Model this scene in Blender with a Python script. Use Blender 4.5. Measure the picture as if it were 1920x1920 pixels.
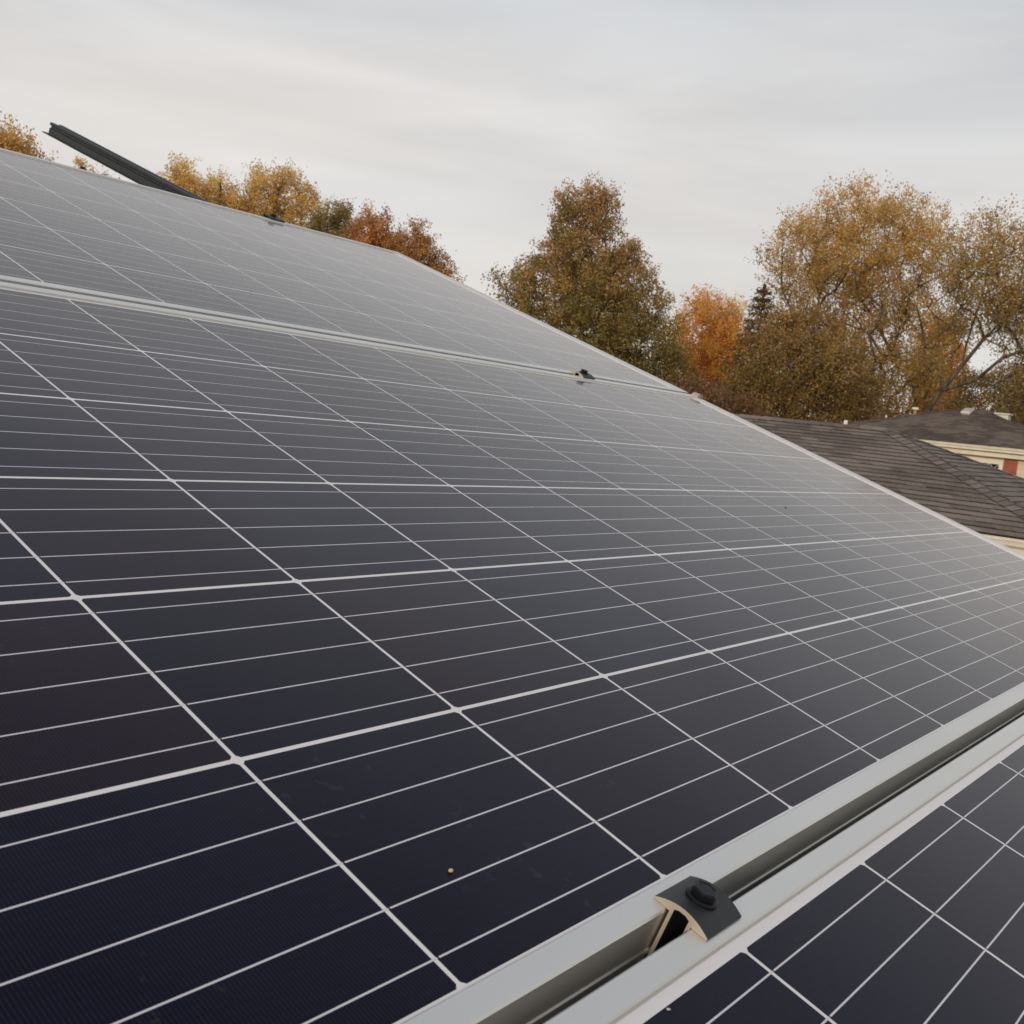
import bpy, bmesh, math, random
import numpy as np
from mathutils import Vector, Matrix

# ------------------------------------------------------------------ scene, camera, sky, sun
S = bpy.context.scene
for o in list(bpy.data.objects):
    bpy.data.objects.remove(o)
COL = S.collection
R = math.radians
TH = math.atan(4 / 12)                       # pitch of the roof that carries the panels
CT, ST = math.cos(TH), math.sin(TH)
EYE = Vector((0.0, 0.0, 3.3))
F = 1.0518740 * 1920                         # focal length in photo pixels
RP = Matrix(((0.6158610619, -0.7069497115, 0.3477603454),
             (-0.0066553166, -0.4460540130, -0.8949812983),
             (0.7878266682, 0.5488696776, -0.2794122722)))   # panel axes seen from the camera
PA = Matrix(((1, 0, 0), (0, CT, ST), (0, -ST, CT)))            # panel axes in the world
W = RP @ PA
cam_d = bpy.data.cameras.new('camera')
cam = bpy.data.objects.new('camera', cam_d)
COL.objects.link(cam)
rx, dn, fw = W[0], W[1], W[2]
cam.matrix_world = Matrix(((rx[0], -dn[0], -fw[0], EYE.x), (rx[1], -dn[1], -fw[1], EYE.y),
                           (rx[2], -dn[2], -fw[2], EYE.z), (0, 0, 0, 1)))
cam_d.sensor_width = 36
cam_d.lens = 36 * 1.0518740
cam_d.clip_start = 0.02
cam_d.clip_end = 3000
cam_d.dof.use_dof = True
cam_d.dof.focus_distance = .85
cam_d.dof.aperture_fstop = 35
S.camera = cam
S.view_settings.view_transform = 'Standard'
S.view_settings.look = 'None'
S.view_settings.exposure = 0
S.view_settings.gamma = 1
S.render.engine = 'CYCLES'

SUN_EL, SUN_AZ = R(11), R(256)               # azimuth measured from +Y towards +X
wd = bpy.data.worlds.new('World')
S.world = wd
wd.use_nodes = True
nt = wd.node_tree
N, L = nt.nodes, nt.links
bg = N['Background']
bg.inputs['Strength'].default_value = 0.1
sky = N.new('ShaderNodeTexSky')
sky.sky_type = 'NISHITA'
sky.sun_disc = False
sky.sun_elevation = SUN_EL
sky.sun_rotation = SUN_AZ
tc = N.new('ShaderNodeTexCoord')
sep = N.new('ShaderNodeSeparateXYZ')
L.new(tc.outputs['Generated'], sep.inputs[0])
ramp = N.new('ShaderNodeValToRGB')           # overcast veil: warm low down, greyer overhead
cr = ramp.color_ramp
cr.elements[0].position = 0.0
cr.elements[0].color = (.89, .83, .745, 1)
cr.elements[1].position = 1.0
cr.elements[1].color = (.42, .45, .52, 1)
for p, c in ((.10, (.82, .79, .755)), (.22, (.81, .785, .76)), (.33, (.70, .70, .70)), (.5, (.63, .64, .665))):
    e = cr.elements.new(p)
    e.color = (*c, 1)
L.new(sep.outputs['Z'], ramp.inputs[0])
mp = N.new('ShaderNodeMapping')
mp.inputs['Scale'].default_value = (1.6, 1.6, 9.0)
mp.inputs['Rotation'].default_value = (R(4), R(-5), R(20))
L.new(tc.outputs['Generated'], mp.inputs[0])
nz = N.new('ShaderNodeTexNoise')
nz.inputs['Scale'].default_value = 1.5
nz.inputs['Detail'].default_value = 4
nz.inputs['Roughness'].default_value = .5
nz.inputs['Distortion'].default_value = .4
L.new(mp.outputs[0], nz.inputs['Vector'])
mr = N.new('ShaderNodeMapRange')
mr.inputs['From Min'].default_value = .3
mr.inputs['From Max'].default_value = .7
mr.inputs['To Min'].default_value = 8.9
mr.inputs['To Max'].default_value = 11.0
L.new(nz.outputs['Fac'], mr.inputs['Value'])
mul = N.new('ShaderNodeVectorMath')
mul.operation = 'SCALE'
L.new(ramp.outputs['Color'], mul.inputs[0])
L.new(mr.outputs[0], mul.inputs['Scale'])
mx = N.new('ShaderNodeMix')
mx.data_type = 'RGBA'
mx.inputs['Factor'].default_value = .93      # cloud cover over the Nishita sky
L.new(sky.outputs[0], mx.inputs['A'])
mp2 = N.new('ShaderNodeMapping')             # cream-pink and blue-grey patches in the veil
mp2.inputs['Scale'].default_value = (1.1, 1.1, 5.0)
mp2.inputs['Rotation'].default_value = (R(-6), R(5), R(70))
L.new(tc.outputs['Generated'], mp2.inputs[0])
nz2 = N.new('ShaderNodeTexNoise')
nz2.inputs['Scale'].default_value = 2.1
nz2.inputs['Detail'].default_value = 5
L.new(mp2.outputs[0], nz2.inputs['Vector'])
hue = N.new('ShaderNodeValToRGB')
hue.color_ramp.elements[0].position = .36
hue.color_ramp.elements[0].color = (.95, .965, .985, 1)
hue.color_ramp.elements[1].position = .64
hue.color_ramp.elements[1].color = (1.0, .975, .962, 1)
L.new(nz2.outputs['Fac'], hue.inputs[0])
mul2 = N.new('ShaderNodeVectorMath')
mul2.operation = 'MULTIPLY'
L.new(mul.outputs[0], mul2.inputs[0])
L.new(hue.outputs[0], mul2.inputs[1])
L.new(mul2.outputs[0], mx.inputs['B'])
L.new(mx.outputs['Result'], bg.inputs['Color'])

sl = bpy.data.lights.new('sun', 'SUN')
sl.energy = 1.7
sl.angle = R(10)
sl.color = (1.0, .83, .62)
sun = bpy.data.objects.new('sun', sl)
COL.objects.link(sun)
sdir = Vector((math.sin(SUN_AZ) * math.cos(SUN_EL), math.cos(SUN_AZ) * math.cos(SUN_EL), math.sin(SUN_EL)))
sun.rotation_euler = sdir.to_track_quat('Z', 'Y').to_euler()
sun.location = (-20, -8, 12)

# ------------------------------------------------------------------ helpers
def ray(px, py):
    return W.transposed() @ Vector(((px - 960) / F, (py - 960) / F, 1.0))


def at(px, py, dist):                        # world point seen at a photo pixel, at a horizontal distance
    d = ray(px, py)
    return EYE + d * (dist / math.hypot(d.x, d.y))


def atx(px, py, x):                          # ... on the plane at x metres ahead along the panel rows
    d = ray(px, py)
    return EYE + d * (x / d.x)


def tag(o, label=None, cat=None, group=None, kind=None):
    if label: o['label'] = label
    if cat: o['category'] = cat
    if group: o['group'] = group
    if kind: o['kind'] = kind
    return o


def empty(name, loc=(0, 0, 0), rot=(0, 0, 0), **k):
    o = bpy.data.objects.new(name, None)
    o.empty_display_size = .2
    COL.objects.link(o)
    o.location = loc
    o.rotation_euler = rot
    return tag(o, **k)


def link(name, me, mats, parent=None, smooth=False):
    if not isinstance(mats, (list, tuple)): mats = [mats]
    for m in mats:
        me.materials.append(m)
    if smooth:
        me.polygons.foreach_set('use_smooth', [True] * len(me.polygons))
    o = bpy.data.objects.new(name, me)
    COL.objects.link(o)
    if parent: o.parent = parent
    return o


class MB:
    def __init__(self):
        self.v, self.f, self.m = [], [], []

    def add(self, vs, fs, mi=0):
        b = len(self.v)
        self.v += [tuple(v) for v in vs]
        self.f += [tuple(i + b for i in f) for f in fs]
        self.m += [mi] * len(fs)

    def box(self, a, b, mi=0):
        (x0, y0, z0), (x1, y1, z1) = a, b
        self.add([(x0, y0, z0), (x1, y0, z0), (x1, y1, z0), (x0, y1, z0), (x0, y0, z1), (x1, y0, z1), (x1, y1, z1), (x0, y1, z1)],
                 [(0, 3, 2, 1), (4, 5, 6, 7), (0, 1, 5, 4), (1, 2, 6, 5), (2, 3, 7, 6), (3, 0, 4, 7)], mi)

    def prism(self, prof, axis, a, b, mi=0, cap=None):
        """closed profile (p, q) swept along an axis: 'x' -> (t,p,q), 'y' -> (p,t,q)"""
        n = len(prof)
        P = (lambda t, p, q: (t, p, q)) if axis == 'x' else (lambda t, p, q: (p, t, q)) if axis == 'y' else (lambda t, p, q: (p, q, t))
        vs = [P(a, *p) for p in prof] + [P(b, *p) for p in prof]
        self.add(vs, [(i, (i + 1) % n, n + (i + 1) % n, n + i) for i in range(n)], mi)
        self.add(vs, [tuple(range(n)), tuple(range(2 * n - 1, n - 1, -1))], mi if cap is None else cap)

    def build(self, name, mats, parent=None, smooth=False, bevel=0, recalc=True):
        me = bpy.data.meshes.new(name)
        me.from_pydata(self.v, [], self.f)
        me.polygons.foreach_set('material_index', self.m)
        if recalc:
            bm = bmesh.new()
            bm.from_mesh(me)
            bmesh.ops.recalc_face_normals(bm, faces=bm.faces)
            bm.to_mesh(me)
            bm.free()
        o = link(name, me, mats, parent, smooth)
        if bevel:
            md = o.modifiers.new('bevel', 'BEVEL')
            md.width = bevel
            md.segments = 2
            md.limit_method = 'ANGLE'
            md.angle_limit = R(40)
        return o


def mat(name, col, rough=.6, metal=0, ior=1.45, spec=None):
    m = bpy.data.materials.new(name)
    m.use_nodes = True
    b = m.node_tree.nodes['Principled BSDF']
    b.inputs['Base Color'].default_value = (*col, 1)
    b.inputs['Roughness'].default_value = rough
    b.inputs['Metallic'].default_value = metal
    b.inputs['IOR'].default_value = ior
    if spec is not None: b.inputs['Specular IOR Level'].default_value = spec
    return m


def nodes(m):
    return m.node_tree.nodes, m.node_tree.links, m.node_tree.nodes['Principled BSDF']


def noise_tint(m, c0, c1, scale=5., detail=4, bump=0, coord='Object', stretch=(1, 1, 1), lo=.35, hi=.65, bscale=None):
    n, l, b = nodes(m)
    t = n.new('ShaderNodeTexCoord')
    mp = n.new('ShaderNodeMapping')
    mp.inputs['Scale'].default_value = stretch
    l.new(t.outputs[coord], mp.inputs[0])
    z = n.new('ShaderNodeTexNoise')
    z.inputs['Scale'].default_value = scale
    z.inputs['Detail'].default_value = detail
    l.new(mp.outputs[0], z.inputs['Vector'])
    r = n.new('ShaderNodeValToRGB')
    r.color_ramp.elements[0].position = lo
    r.color_ramp.elements[0].color = (*c0, 1)
    r.color_ramp.elements[1].position = hi
    r.color_ramp.elements[1].color = (*c1, 1)
    l.new(z.outputs['Fac'], r.inputs[0])
    l.new(r.outputs[0], b.inputs['Base Color'])
    if bump:
        z2 = n.new('ShaderNodeTexNoise')
        z2.inputs['Scale'].default_value = bscale or scale * 4
        l.new(mp.outputs[0], z2.inputs['Vector'])
        bp = n.new('ShaderNodeBump')
        bp.inputs['Strength'].default_value = bump
        bp.inputs['Distance'].default_value = .01
        l.new(z2.outputs['Fac'], bp.inputs['Height'])
        l.new(bp.outputs[0], b.inputs['Normal'])
    return m


# ------------------------------------------------------------------ materials
M = {}
GLASS_IOR, GLASS_ROUGH = 1.295, .10           # anti-reflective, lightly textured solar glass over everything laminated
m = M['cell'] = mat('silicon_under_glass', (.01, .01, .016), GLASS_ROUGH, ior=GLASS_IOR)
n, l, b = nodes(m)
t = n.new('ShaderNodeTexCoord')
oi = n.new('ShaderNodeObjectInfo')
tint = n.new('ShaderNodeValToRGB')           # each cell has its own dark hue
tint.color_ramp.elements[0].color = (.0026, .0026, .0110, 1)
tint.color_ramp.elements[1].color = (.0150, .0066, .0092, 1)
e = tint.color_ramp.elements.new(.5)
e.color = (.0036, .0030, .0105, 1)
l.new(oi.outputs['Random'], tint.inputs[0])
wv = n.new('ShaderNodeTexWave')              # fine silver fingers across the busbars
wv.wave_type = 'BANDS'
wv.bands_direction = 'X'
wv.wave_profile = 'SIN'
wv.inputs['Scale'].default_value = 2 * math.pi / .0019 / 20
l.new(t.outputs['Object'], wv.inputs['Vector'])
fr = n.new('ShaderNodeMapRange')
fr.inputs['From Min'].default_value = .72
fr.inputs['From Max'].default_value = .97
fr.inputs['To Max'].default_value = .42
l.new(wv.outputs['Fac'], fr.inputs['Value'])
z = n.new('ShaderNodeTexNoise')              # faint horizontal streaks of broken fingers
z.inputs['Scale'].default_value = 60
mpz = n.new('ShaderNodeMapping')
mpz.inputs['Scale'].default_value = (1.2, 9, 1)
l.new(t.outputs['Object'], mpz.inputs[0])
l.new(mpz.outputs[0], z.inputs['Vector'])
zr = n.new('ShaderNodeMapRange')
zr.inputs['From Min'].default_value = .4
zr.inputs['From Max'].default_value = .75
zr.inputs['To Min'].default_value = .55
zr.inputs['To Max'].default_value = 1.5
l.new(z.outputs['Fac'], zr.inputs['Value'])
fm = n.new('ShaderNodeMath')
fm.operation = 'MULTIPLY'
l.new(fr.outputs[0], fm.inputs[0])
l.new(zr.outputs[0], fm.inputs[1])
mixc = n.new('ShaderNodeMix')
mixc.data_type = 'RGBA'
l.new(fm.outputs[0], mixc.inputs['Factor'])
l.new(tint.outputs[0], mixc.inputs['A'])
mixc.inputs['B'].default_value = (.026, .026, .042, 1)
sp = n.new('ShaderNodeTexNoise')             # sparse dust grains and dried drop marks
sp.inputs['Scale'].default_value = 120
sp.inputs['Detail'].default_value = 2
gs = n.new('ShaderNodeNewGeometry')
l.new(gs.outputs['Position'], sp.inputs['Vector'])
sp2 = n.new('ShaderNodeTexNoise')
sp2.inputs['Scale'].default_value = 9
l.new(gs.outputs['Position'], sp2.inputs['Vector'])
sa = n.new('ShaderNodeMath')
sa.operation = 'MULTIPLY_ADD'
l.new(sp2.outputs['Fac'], sa.inputs[0])
sa.inputs[1].default_value = .45
l.new(sp.outputs['Fac'], sa.inputs[2])
sr = n.new('ShaderNodeMapRange')
sr.inputs['From Min'].default_value = .955
sr.inputs['From Max'].default_value = 1.04
sr.inputs['To Max'].default_value = .13
l.new(sa.outputs[0], sr.inputs['Value'])
mixd = n.new('ShaderNodeMix')
mixd.data_type = 'RGBA'
l.new(sr.outputs[0], mixd.inputs['Factor'])
l.new(mixc.outputs['Result'], mixd.inputs['A'])
mixd.inputs['B'].default_value = (.10, .10, .13, 1)
l.new(mixd.outputs['Result'], b.inputs['Base Color'])
# dust film: uneven roughness of the glass
zd = n.new('ShaderNodeTexNoise')
zd.inputs['Scale'].default_value = 1.7
zd.inputs['Detail'].default_value = 6
gm = n.new('ShaderNodeNewGeometry')
l.new(gm.outputs['Position'], zd.inputs['Vector'])
rr = n.new('ShaderNodeMapRange')
rr.inputs['To Min'].default_value = .06
rr.inputs['To Max'].default_value = .15
l.new(zd.outputs['Fac'], rr.inputs['Value'])
l.new(rr.outputs[0], b.inputs['Roughness'])

M['ribbon'] = mat('tinned_ribbon_under_glass', (.68, .66, .69), GLASS_ROUGH, ior=GLASS_IOR)
M['backsheet'] = mat('white_backsheet_under_glass', (.80, .775, .77), GLASS_ROUGH, ior=GLASS_IOR)
for k_ in ('cell', 'ribbon', 'backsheet'):       # a thin even film of dust, seen at grazing angles
    b = M[k_].node_tree.nodes['Principled BSDF']
    b.inputs['Sheen Weight'].default_value = .85
    b.inputs['Sheen Roughness'].default_value = .17
    b.inputs['Sheen Tint'].default_value = (1, .97, .98, 1)
M['cell'].node_tree.nodes['Principled BSDF'].inputs['Specular Tint'].default_value = (.55, .52, .78, 1)   # violet anti-reflective coating
m = M['alu'] = mat('clear_anodised_aluminium', (.66, .665, .65), .38, metal=.82)
noise_tint(m, (.70, .695, .665), (.78, .775, .745), scale=30, stretch=(.15, .15, 1), lo=.3, hi=.7)
M['alu_cut'] = mat('raw_cut_aluminium', (.46, .41, .34), .5, metal=.3)
m = M['dark_alu'] = mat('dark_anodised_aluminium', (.032, .035, .038), .48, metal=.35)
noise_tint(m, (.020, .024, .026), (.030, .034, .036), scale=60, lo=.3, hi=.7)
M['bolt'] = mat('black_zinc_bolt', (.014, .015, .018), .38, metal=.6)
m = M['shingle'] = mat('weathered_grey_shingle', (.1, .09, .085), .95, spec=.15)
m2 = M['shingle_far'] = mat('brown_grey_shingle', (.1, .09, .08), .95, spec=.15)
M['shingle_edge_shade'] = mat('shingle_butt_edge_shade', (.042, .035, .031), 1., spec=.05)  # dark asphalt butts, also carrying the shadow gaps between courses as colour


def shingle_nodes(m, c0, c1, c2, contrast):
    n, l, b = nodes(m)
    at_ = n.new('ShaderNodeAttribute')
    at_.attribute_name = 'tab'
    g = n.new('ShaderNodeNewGeometry')
    z = n.new('ShaderNodeTexNoise')
    z.inputs['Scale'].default_value = .9
    z.inputs['Detail'].default_value = 5
    l.new(g.outputs['Position'], z.inputs['Vector'])
    z2 = n.new('ShaderNodeTexNoise')
    z2.inputs['Scale'].default_value = 28
    z2.inputs['Detail'].default_value = 5
    l.new(g.outputs['Position'], z2.inputs['Vector'])
    a = n.new('ShaderNodeMath')
    a.operation = 'MULTIPLY_ADD'
    l.new(at_.outputs['Fac'], a.inputs[0])
    a.inputs[1].default_value = contrast
    l.new(z.outputs['Fac'], a.inputs[2])
    a2 = n.new('ShaderNodeMath')
    a2.operation = 'MULTIPLY_ADD'
    l.new(z2.outputs['Fac'], a2.inputs[0])
    a2.inputs[1].default_value = .5
    l.new(a.outputs[0], a2.inputs[2])
    r = n.new('ShaderNodeValToRGB')
    r.color_ramp.elements[0].position = .45
    r.color_ramp.elements[0].color = (*c0, 1)
    r.color_ramp.elements[1].position = 1.15
    r.color_ramp.elements[1].color = (*c2, 1)
    e = r.color_ramp.elements.new(.8)
    e.color = (*c1, 1)
    l.new(a2.outputs[0], r.inputs[0])
    l.new(r.outputs[0], b.inputs['Base Color'])


shingle_nodes(M['shingle'], (.100, .081, .071), (.158, .129, .112), (.235, .194, .166), .32)
shingle_nodes(M['shingle_far'], (.070, .055, .047), (.115, .091, .077), (.19, .153, .128), .26)
M['cream'] = noise_tint(mat('cream_painted_trim', (.76, .70, .58), .5), (.72, .66, .55), (.82, .77, .66), scale=4)
M['soffit'] = mat('cream_soffit', (.55, .46, .32), .7)
M['siding'] = noise_tint(mat('cream_lap_siding', (.66, .56, .41), .6), (.62, .52, .38), (.70, .60, .45), scale=2)
M['white'] = mat('white_paint', (.78, .74, .66), .5)
M['red'] = noise_tint(mat('faded_red_paint', (.34, .085, .055), .6), (.30, .07, .045), (.38, .105, .07), scale=8)
M['glass'] = mat('dark_window_glass', (.02, .022, .025), .05, ior=1.5)
M['leadwork'] = mat('pale_window_lattice', (.52, .47, .38), .5)
M['vent'] = mat('pale_sheet_metal', (.62, .60, .55), .45, metal=.3)
M['pipe'] = mat('weathered_copper_pipe', (.42, .24, .11), .6, metal=.2)
M['bark'] = noise_tint(mat('grey_brown_bark', (.10, .08, .06), .95), (.06, .048, .036), (.15, .12, .09), scale=9, stretch=(1, 1, .2), bump=.6)
M['grass'] = noise_tint(mat('lawn', (.05, .07, .02), 1.), (.035, .055, .014), (.085, .09, .03), scale=.7, detail=8, bump=.5, bscale=40)
M['seal_shade'] = mat('grey_seal_shade_line', (.46, .455, .44), .7)  # grey of the seal strip, doubling as a painted shadow line inside the lip
M['seed'] = mat('dry_yellow_seed', (.62, .46, .16), .7)
M['dropping'] = mat('dried_white_speck', (.55, .56, .60), .8)

# ------------------------------------------------------------------ ground
b_ = MB()
b_.add([(-900, -900, 0), (900, -900, 0), (900, 900, 0), (-900, 900, 0)], [(0, 1, 2, 3)])
tag(b_.build('lawn', M['grass']), kind='structure')


# ------------------------------------------------------------------ shingled roofs
def lerp(a, b, t):
    return a + (b - a) * t


def shingle_face(mb, tabs, e0, e1, r0, r1, expo=.127, thick=.009, rng=random, tabw=.24):
    """overlapping courses from the eave edge e0-e1 up to r0-r1; returns into mb, one quad per shingle tab"""
    e0, e1, r0, r1 = map(Vector, (e0, e1, r0, r1))
    n = (e1 - e0).cross(r0 - e0 if (r0 - e0).length > 1e-6 else r1 - e0)
    if n.z < 0: n = -n
    n.normalize()
    along = (e1 - e0).normalized()
    h = (r0 - e0) - along * (r0 - e0).dot(along)
    k = max(1, round(h.length / expo))
    for i in range(k):
        a0, a1 = lerp(e0, r0, i / k), lerp(e1, r1, i / k)
        c0, c1 = lerp(e0, r0, (i + 1) / k), lerp(e1, r1, (i + 1) / k)
        ln = (a1 - a0).length
        cuts, s = [0.], rng.uniform(.1, 1) * tabw
        while s < ln - .05:
            cuts.append(s / ln)
            s += tabw * rng.choice((.55, .8, 1, 1, 1.3))
        cuts.append(1.)
        for j in range(len(cuts) - 1):
            up = thick * rng.uniform(.75, 1.35)
            p0, p1 = lerp(a0, a1, cuts[j]), lerp(a0, a1, cuts[j + 1])
            q0, q1 = lerp(c0, c1, cuts[j]), lerp(c0, c1, cuts[j + 1])
            if i == k - 1 and (r1 - r0).length < 1e-4: q0 = q1 = r0.copy()
            slip = (q0 - p0) * rng.uniform(-.05, .05) if i else Vector()
            A, B_ = p0 + n * up + slip, p1 + n * up + slip
            C_, D_ = q1 + n * .0005, q0 + n * .0005
            mb.add([A, B_, C_, D_], [(0, 1, 2, 3)], 0)
            tabs.append(rng.random())
            mb.add([p0 + slip - n * .004, p1 + slip - n * .004, B_, A], [(0, 1, 2, 3)], 1)
            tabs.append(0.)


def caps(mb, tabs, a, b, half=.12, step=.15, n1=None, n2=None, rng=random, lift=.009):
    """overlapping cap shingles along a hip or ridge, lower end first; n1, n2: directions down the two faces"""
    a, b = Vector(a), Vector(b)
    k = max(1, round((b - a).length / step))
    for i in range(k):
        p, q = lerp(a, b, i / k), lerp(a, b, (i + 1) / k)
        up = Vector((0, 0, lift * rng.uniform(.9, 1.2)))
        p2 = p + up * 1.6
        q2 = q + up * .9
        vs = [p2, q2, p2 + n1 * half, q2 + n1 * half, p2 + n2 * half, q2 + n2 * half,
              p2 + n1 * half - up * 1.3, p2 + n2 * half - up * 1.3, p2 - up * 1.3]
        mb.add(vs, [(0, 1, 3, 2), (0, 4, 5, 1)], 0)
        tabs += [rng.random()] * 2
        mb.add(vs, [(2, 6, 8, 0), (0, 8, 7, 4)], 1)
        tabs += [0.] * 2
        mb.add([vs[2], vs[3], q + n1 * half, p + n1 * half], [(0, 1, 2, 3)], 1)
        mb.add([vs[4], vs[5], q + n2 * half, p + n2 * half], [(0, 1, 2, 3)], 1)
        tabs += [0.] * 2


def finish_shingles(mb, tabs, name, material, parent):
    o = mb.build(name, [material, M['shingle_edge_shade']], parent, recalc=False)
    at_ = o.data.attributes.new('tab', 'FLOAT', 'FACE')
    at_.data.foreach_set('value', tabs)
    return o


def hip_roof(root, name, x0, x1, y0, y1, ze, slope, material, seed, expo=.127, thick=.009, loc=Vector()):
    """hip roof on the plan x0..x1, y0..y1 with its ridge along y"""
    rng = random.Random(seed)
    run = (x1 - x0) / 2
    zr = ze + run * slope
    xm = (x0 + x1) / 2
    A0, A1 = Vector((xm, y0 + run, zr)), Vector((xm, y1 - run, zr))
    c = [Vector((x0, y0, ze)), Vector((x1, y0, ze)), Vector((x1, y1, ze)), Vector((x0, y1, ze))]
    mb, tabs = MB(), []
    shingle_face(mb, tabs, c[3], c[0], A1, A0, expo, thick, rng)
    shingle_face(mb, tabs, c[0], c[1], A0, A0, expo, thick, rng)
    shingle_face(mb, tabs, c[1], c[2], A0, A1, expo, thick, rng)
    shingle_face(mb, tabs, c[2], c[3], A1, A1, expo, thick, rng)
    dx = Vector((-1, 0, -slope)).normalized()
    dX = Vector((1, 0, -slope)).normalized()
    dy = Vector((0, -1, -slope)).normalized()
    dY = Vector((0, 1, -slope)).normalized()
    for cc, ap, sx, sy in ((c[0], A0, -1, -1), (c[1], A0, 1, -1), (c[2], A1, 1, 1), (c[3], A1, -1, 1)):
        # across each hip the caps lie on the two faces: along the eave directions
        caps(mb, tabs, cc, ap, .105, .125, Vector((sx * -1, 0, 0)) * .6 + Vector((0, sy, -slope)) * .75,
             Vector((0, sy * -1, 0)) * .6 + Vector((sx, 0, -slope)) * .75, rng)
    caps(mb, tabs, A1, A0, .13, .15, dx, dX, rng)
    return finish_shingles(mb, tabs, name, material, root)


def gutter_ring(name, root, x0, x1, y0, y1, z, depth=.10, drop=.115, mats=None):
    """K-profile gutter mitred round the eaves; offsets outwards"""
    prof = [(-.03, .0), (.012, .0), (.012, -.004), (depth, -.008), (depth + .006, -.002), (depth + .012, -.012), (depth + .004, -.028), (depth - .002, -.055),
            (depth - .03, -.078), (depth - .036, -drop), (-.03, -drop)]
    mb = MB()
    ring = []
    for (sx, sy, X, Y) in ((-1, -1, x0, y0), (1, -1, x1, y0), (1, 1, x1, y1), (-1, 1, x0, y1)):
        ring.append([(X + sx * d, Y + sy * d, z + h) for d, h in prof])
    k = len(prof)
    for i in range(4):
        a, b2 = ring[i], ring[(i + 1) % 4]
        mb.add(a + b2, [(j, (j + 1) % k, k + (j + 1) % k, k + j) for j in range(k)])
    return mb.build(name, M['cream'], root)


def siding_ring(name, root, x0, x1, y0, y1, z0, z1, expo=.15):
    """lap-siding walls: every board tilts out at its lower edge"""
    mb = MB()
    zz = z0
    while zz < z1 - .01:
        t = min(zz + expo, z1)
        lo = [(x0 - .014, y0 - .014, zz), (x1 + .014, y0 - .014, zz), (x1 + .014, y1 + .014, zz), (x0 - .014, y1 + .014, zz)]
        hi = [(x0, y0, t), (x1, y0, t), (x1, y1, t), (x0, y1, t)]
        ba = [(x0, y0, zz), (x1, y0, zz), (x1, y1, zz), (x0, y1, zz)]
        for i in range(4):
            j = (i + 1) % 4
            mb.add([lo[i], lo[j], hi[j], hi[i]], [(0, 1, 2, 3)])
            mb.add([ba[i], ba[j], lo[j], lo[i]], [(0, 1, 2, 3)])
        zz = t
    return mb.build(name, M['siding'], root, recalc=False)


# ---- own house, under the panels
O = EYE + PA.transposed() @ Vector((0.32263342, 0.16305377, -0.29440602))      # panel grid origin


def pan(u, v, h):                            # panel coordinates -> world
    return O + PA.transposed() @ Vector((u, v, h))


ROOF_H = -.145
own = empty('house', (-1.6, 0, 0), label='grey shingled house roof underneath the solar panels', cat='house')
e_l, e_r = pan(-5.5, -1.75, ROOF_H), pan(2.15, -1.75, ROOF_H)
r_l, r_r = pan(-5.5, 2.55, ROOF_H), pan(2.15, 2.55, ROOF_H)
back = Vector((0, 4.3 * CT, -4.3 * ST))
off = Vector((-1.6, 0, 0))
mb, tabs = MB(), []
shingle_face(mb, tabs, e_l - off, e_r - off, r_l - off, r_r - off, .14, .008, random.Random(3))
shingle_face(mb, tabs, r_r + back - off, r_l + back - off, r_r - off, r_l - off, .14, .008, random.Random(4))
finish_shingles(mb, tabs, 'roof', M['shingle'], own)
mb = MB()
hx0, hx1 = e_l.x + .3 + 1.6, e_r.x - .3 + 1.6
hy0, hy1 = e_l.y + .4, r_l.y + back.y - .4
gz0, gz1, gzr = e_l.z + .05, e_l.z + .05, r_l.z - .12
for x in (hx0, hx1):
    mb.add([(x, hy0, 0), (x, hy1, 0), (x, hy1, gz1), (x, r_l.y, gzr), (x, hy0, gz0)], [(0, 1, 2, 3, 4)])
mb.add([(hx0, hy0, 0), (hx1, hy0, 0), (hx1, hy0, gz0), (hx0, hy0, gz0)], [(0, 1, 2, 3)])
mb.add([(hx0, hy1, 0), (hx1, hy1, 0), (hx1, hy1, gz1), (hx0, hy1, gz1)], [(0, 1, 2, 3)])
mb.build('wall', M['siding'], own)
mb = MB()
for p, q in ((e_l, e_r), (r_l + back, r_r + back)):
    mb = MB()
    mb.box((p.x + 1.6, p.y - .02, p.z - .20), (q.x + 1.6, p.y + .02, p.z - .01))
    mb.build('fascia', M['cream'], own)

# ------------------------------------------------------------------ solar panels
PU, PV = .1586, .158                         # pitch of the cells
NU, NV = 12, 6
FRAME_L, FRAME_R, FRAME_B, FRAME_T = -.1986, 1.7846, -.0157, .9685
LIP = .0146


def cell_mesh():
    hu, hv, c = (PU - .0024) / 2, (PV - .0029) / 2, .0020
    mb = MB()
    oct_ = [(-hu + c, -hv), (hu - c, -hv), (hu, -hv + c), (hu, hv - c), (hu - c, hv), (-hu + c, hv), (-hu, hv - c), (-hu, -hv + c)]
    mb.add([(x, y, 0) for x, y in oct_], [tuple(range(8))], 0)
    for i in range(5):
        y = (i - 2) * .0308
        w = .00048
        mb.add([(-hu + .0014, y - w, (.00003)), (hu + .0028, y - w, (.00003)), (hu + .0028, y + w, (.00003)), (-hu + .0014, y + w, (.00003))], [(0, 1, 2, 3)], 1)
    me = bpy.data.meshes.new('solar_cell')
    me.from_pydata(mb.v, [], mb.f)
    me.polygons.foreach_set('material_index', mb.m)
    me.materials.append(M['cell'])
    me.materials.append(M['ribbon'])
    return me


CELL = cell_mesh()


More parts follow.
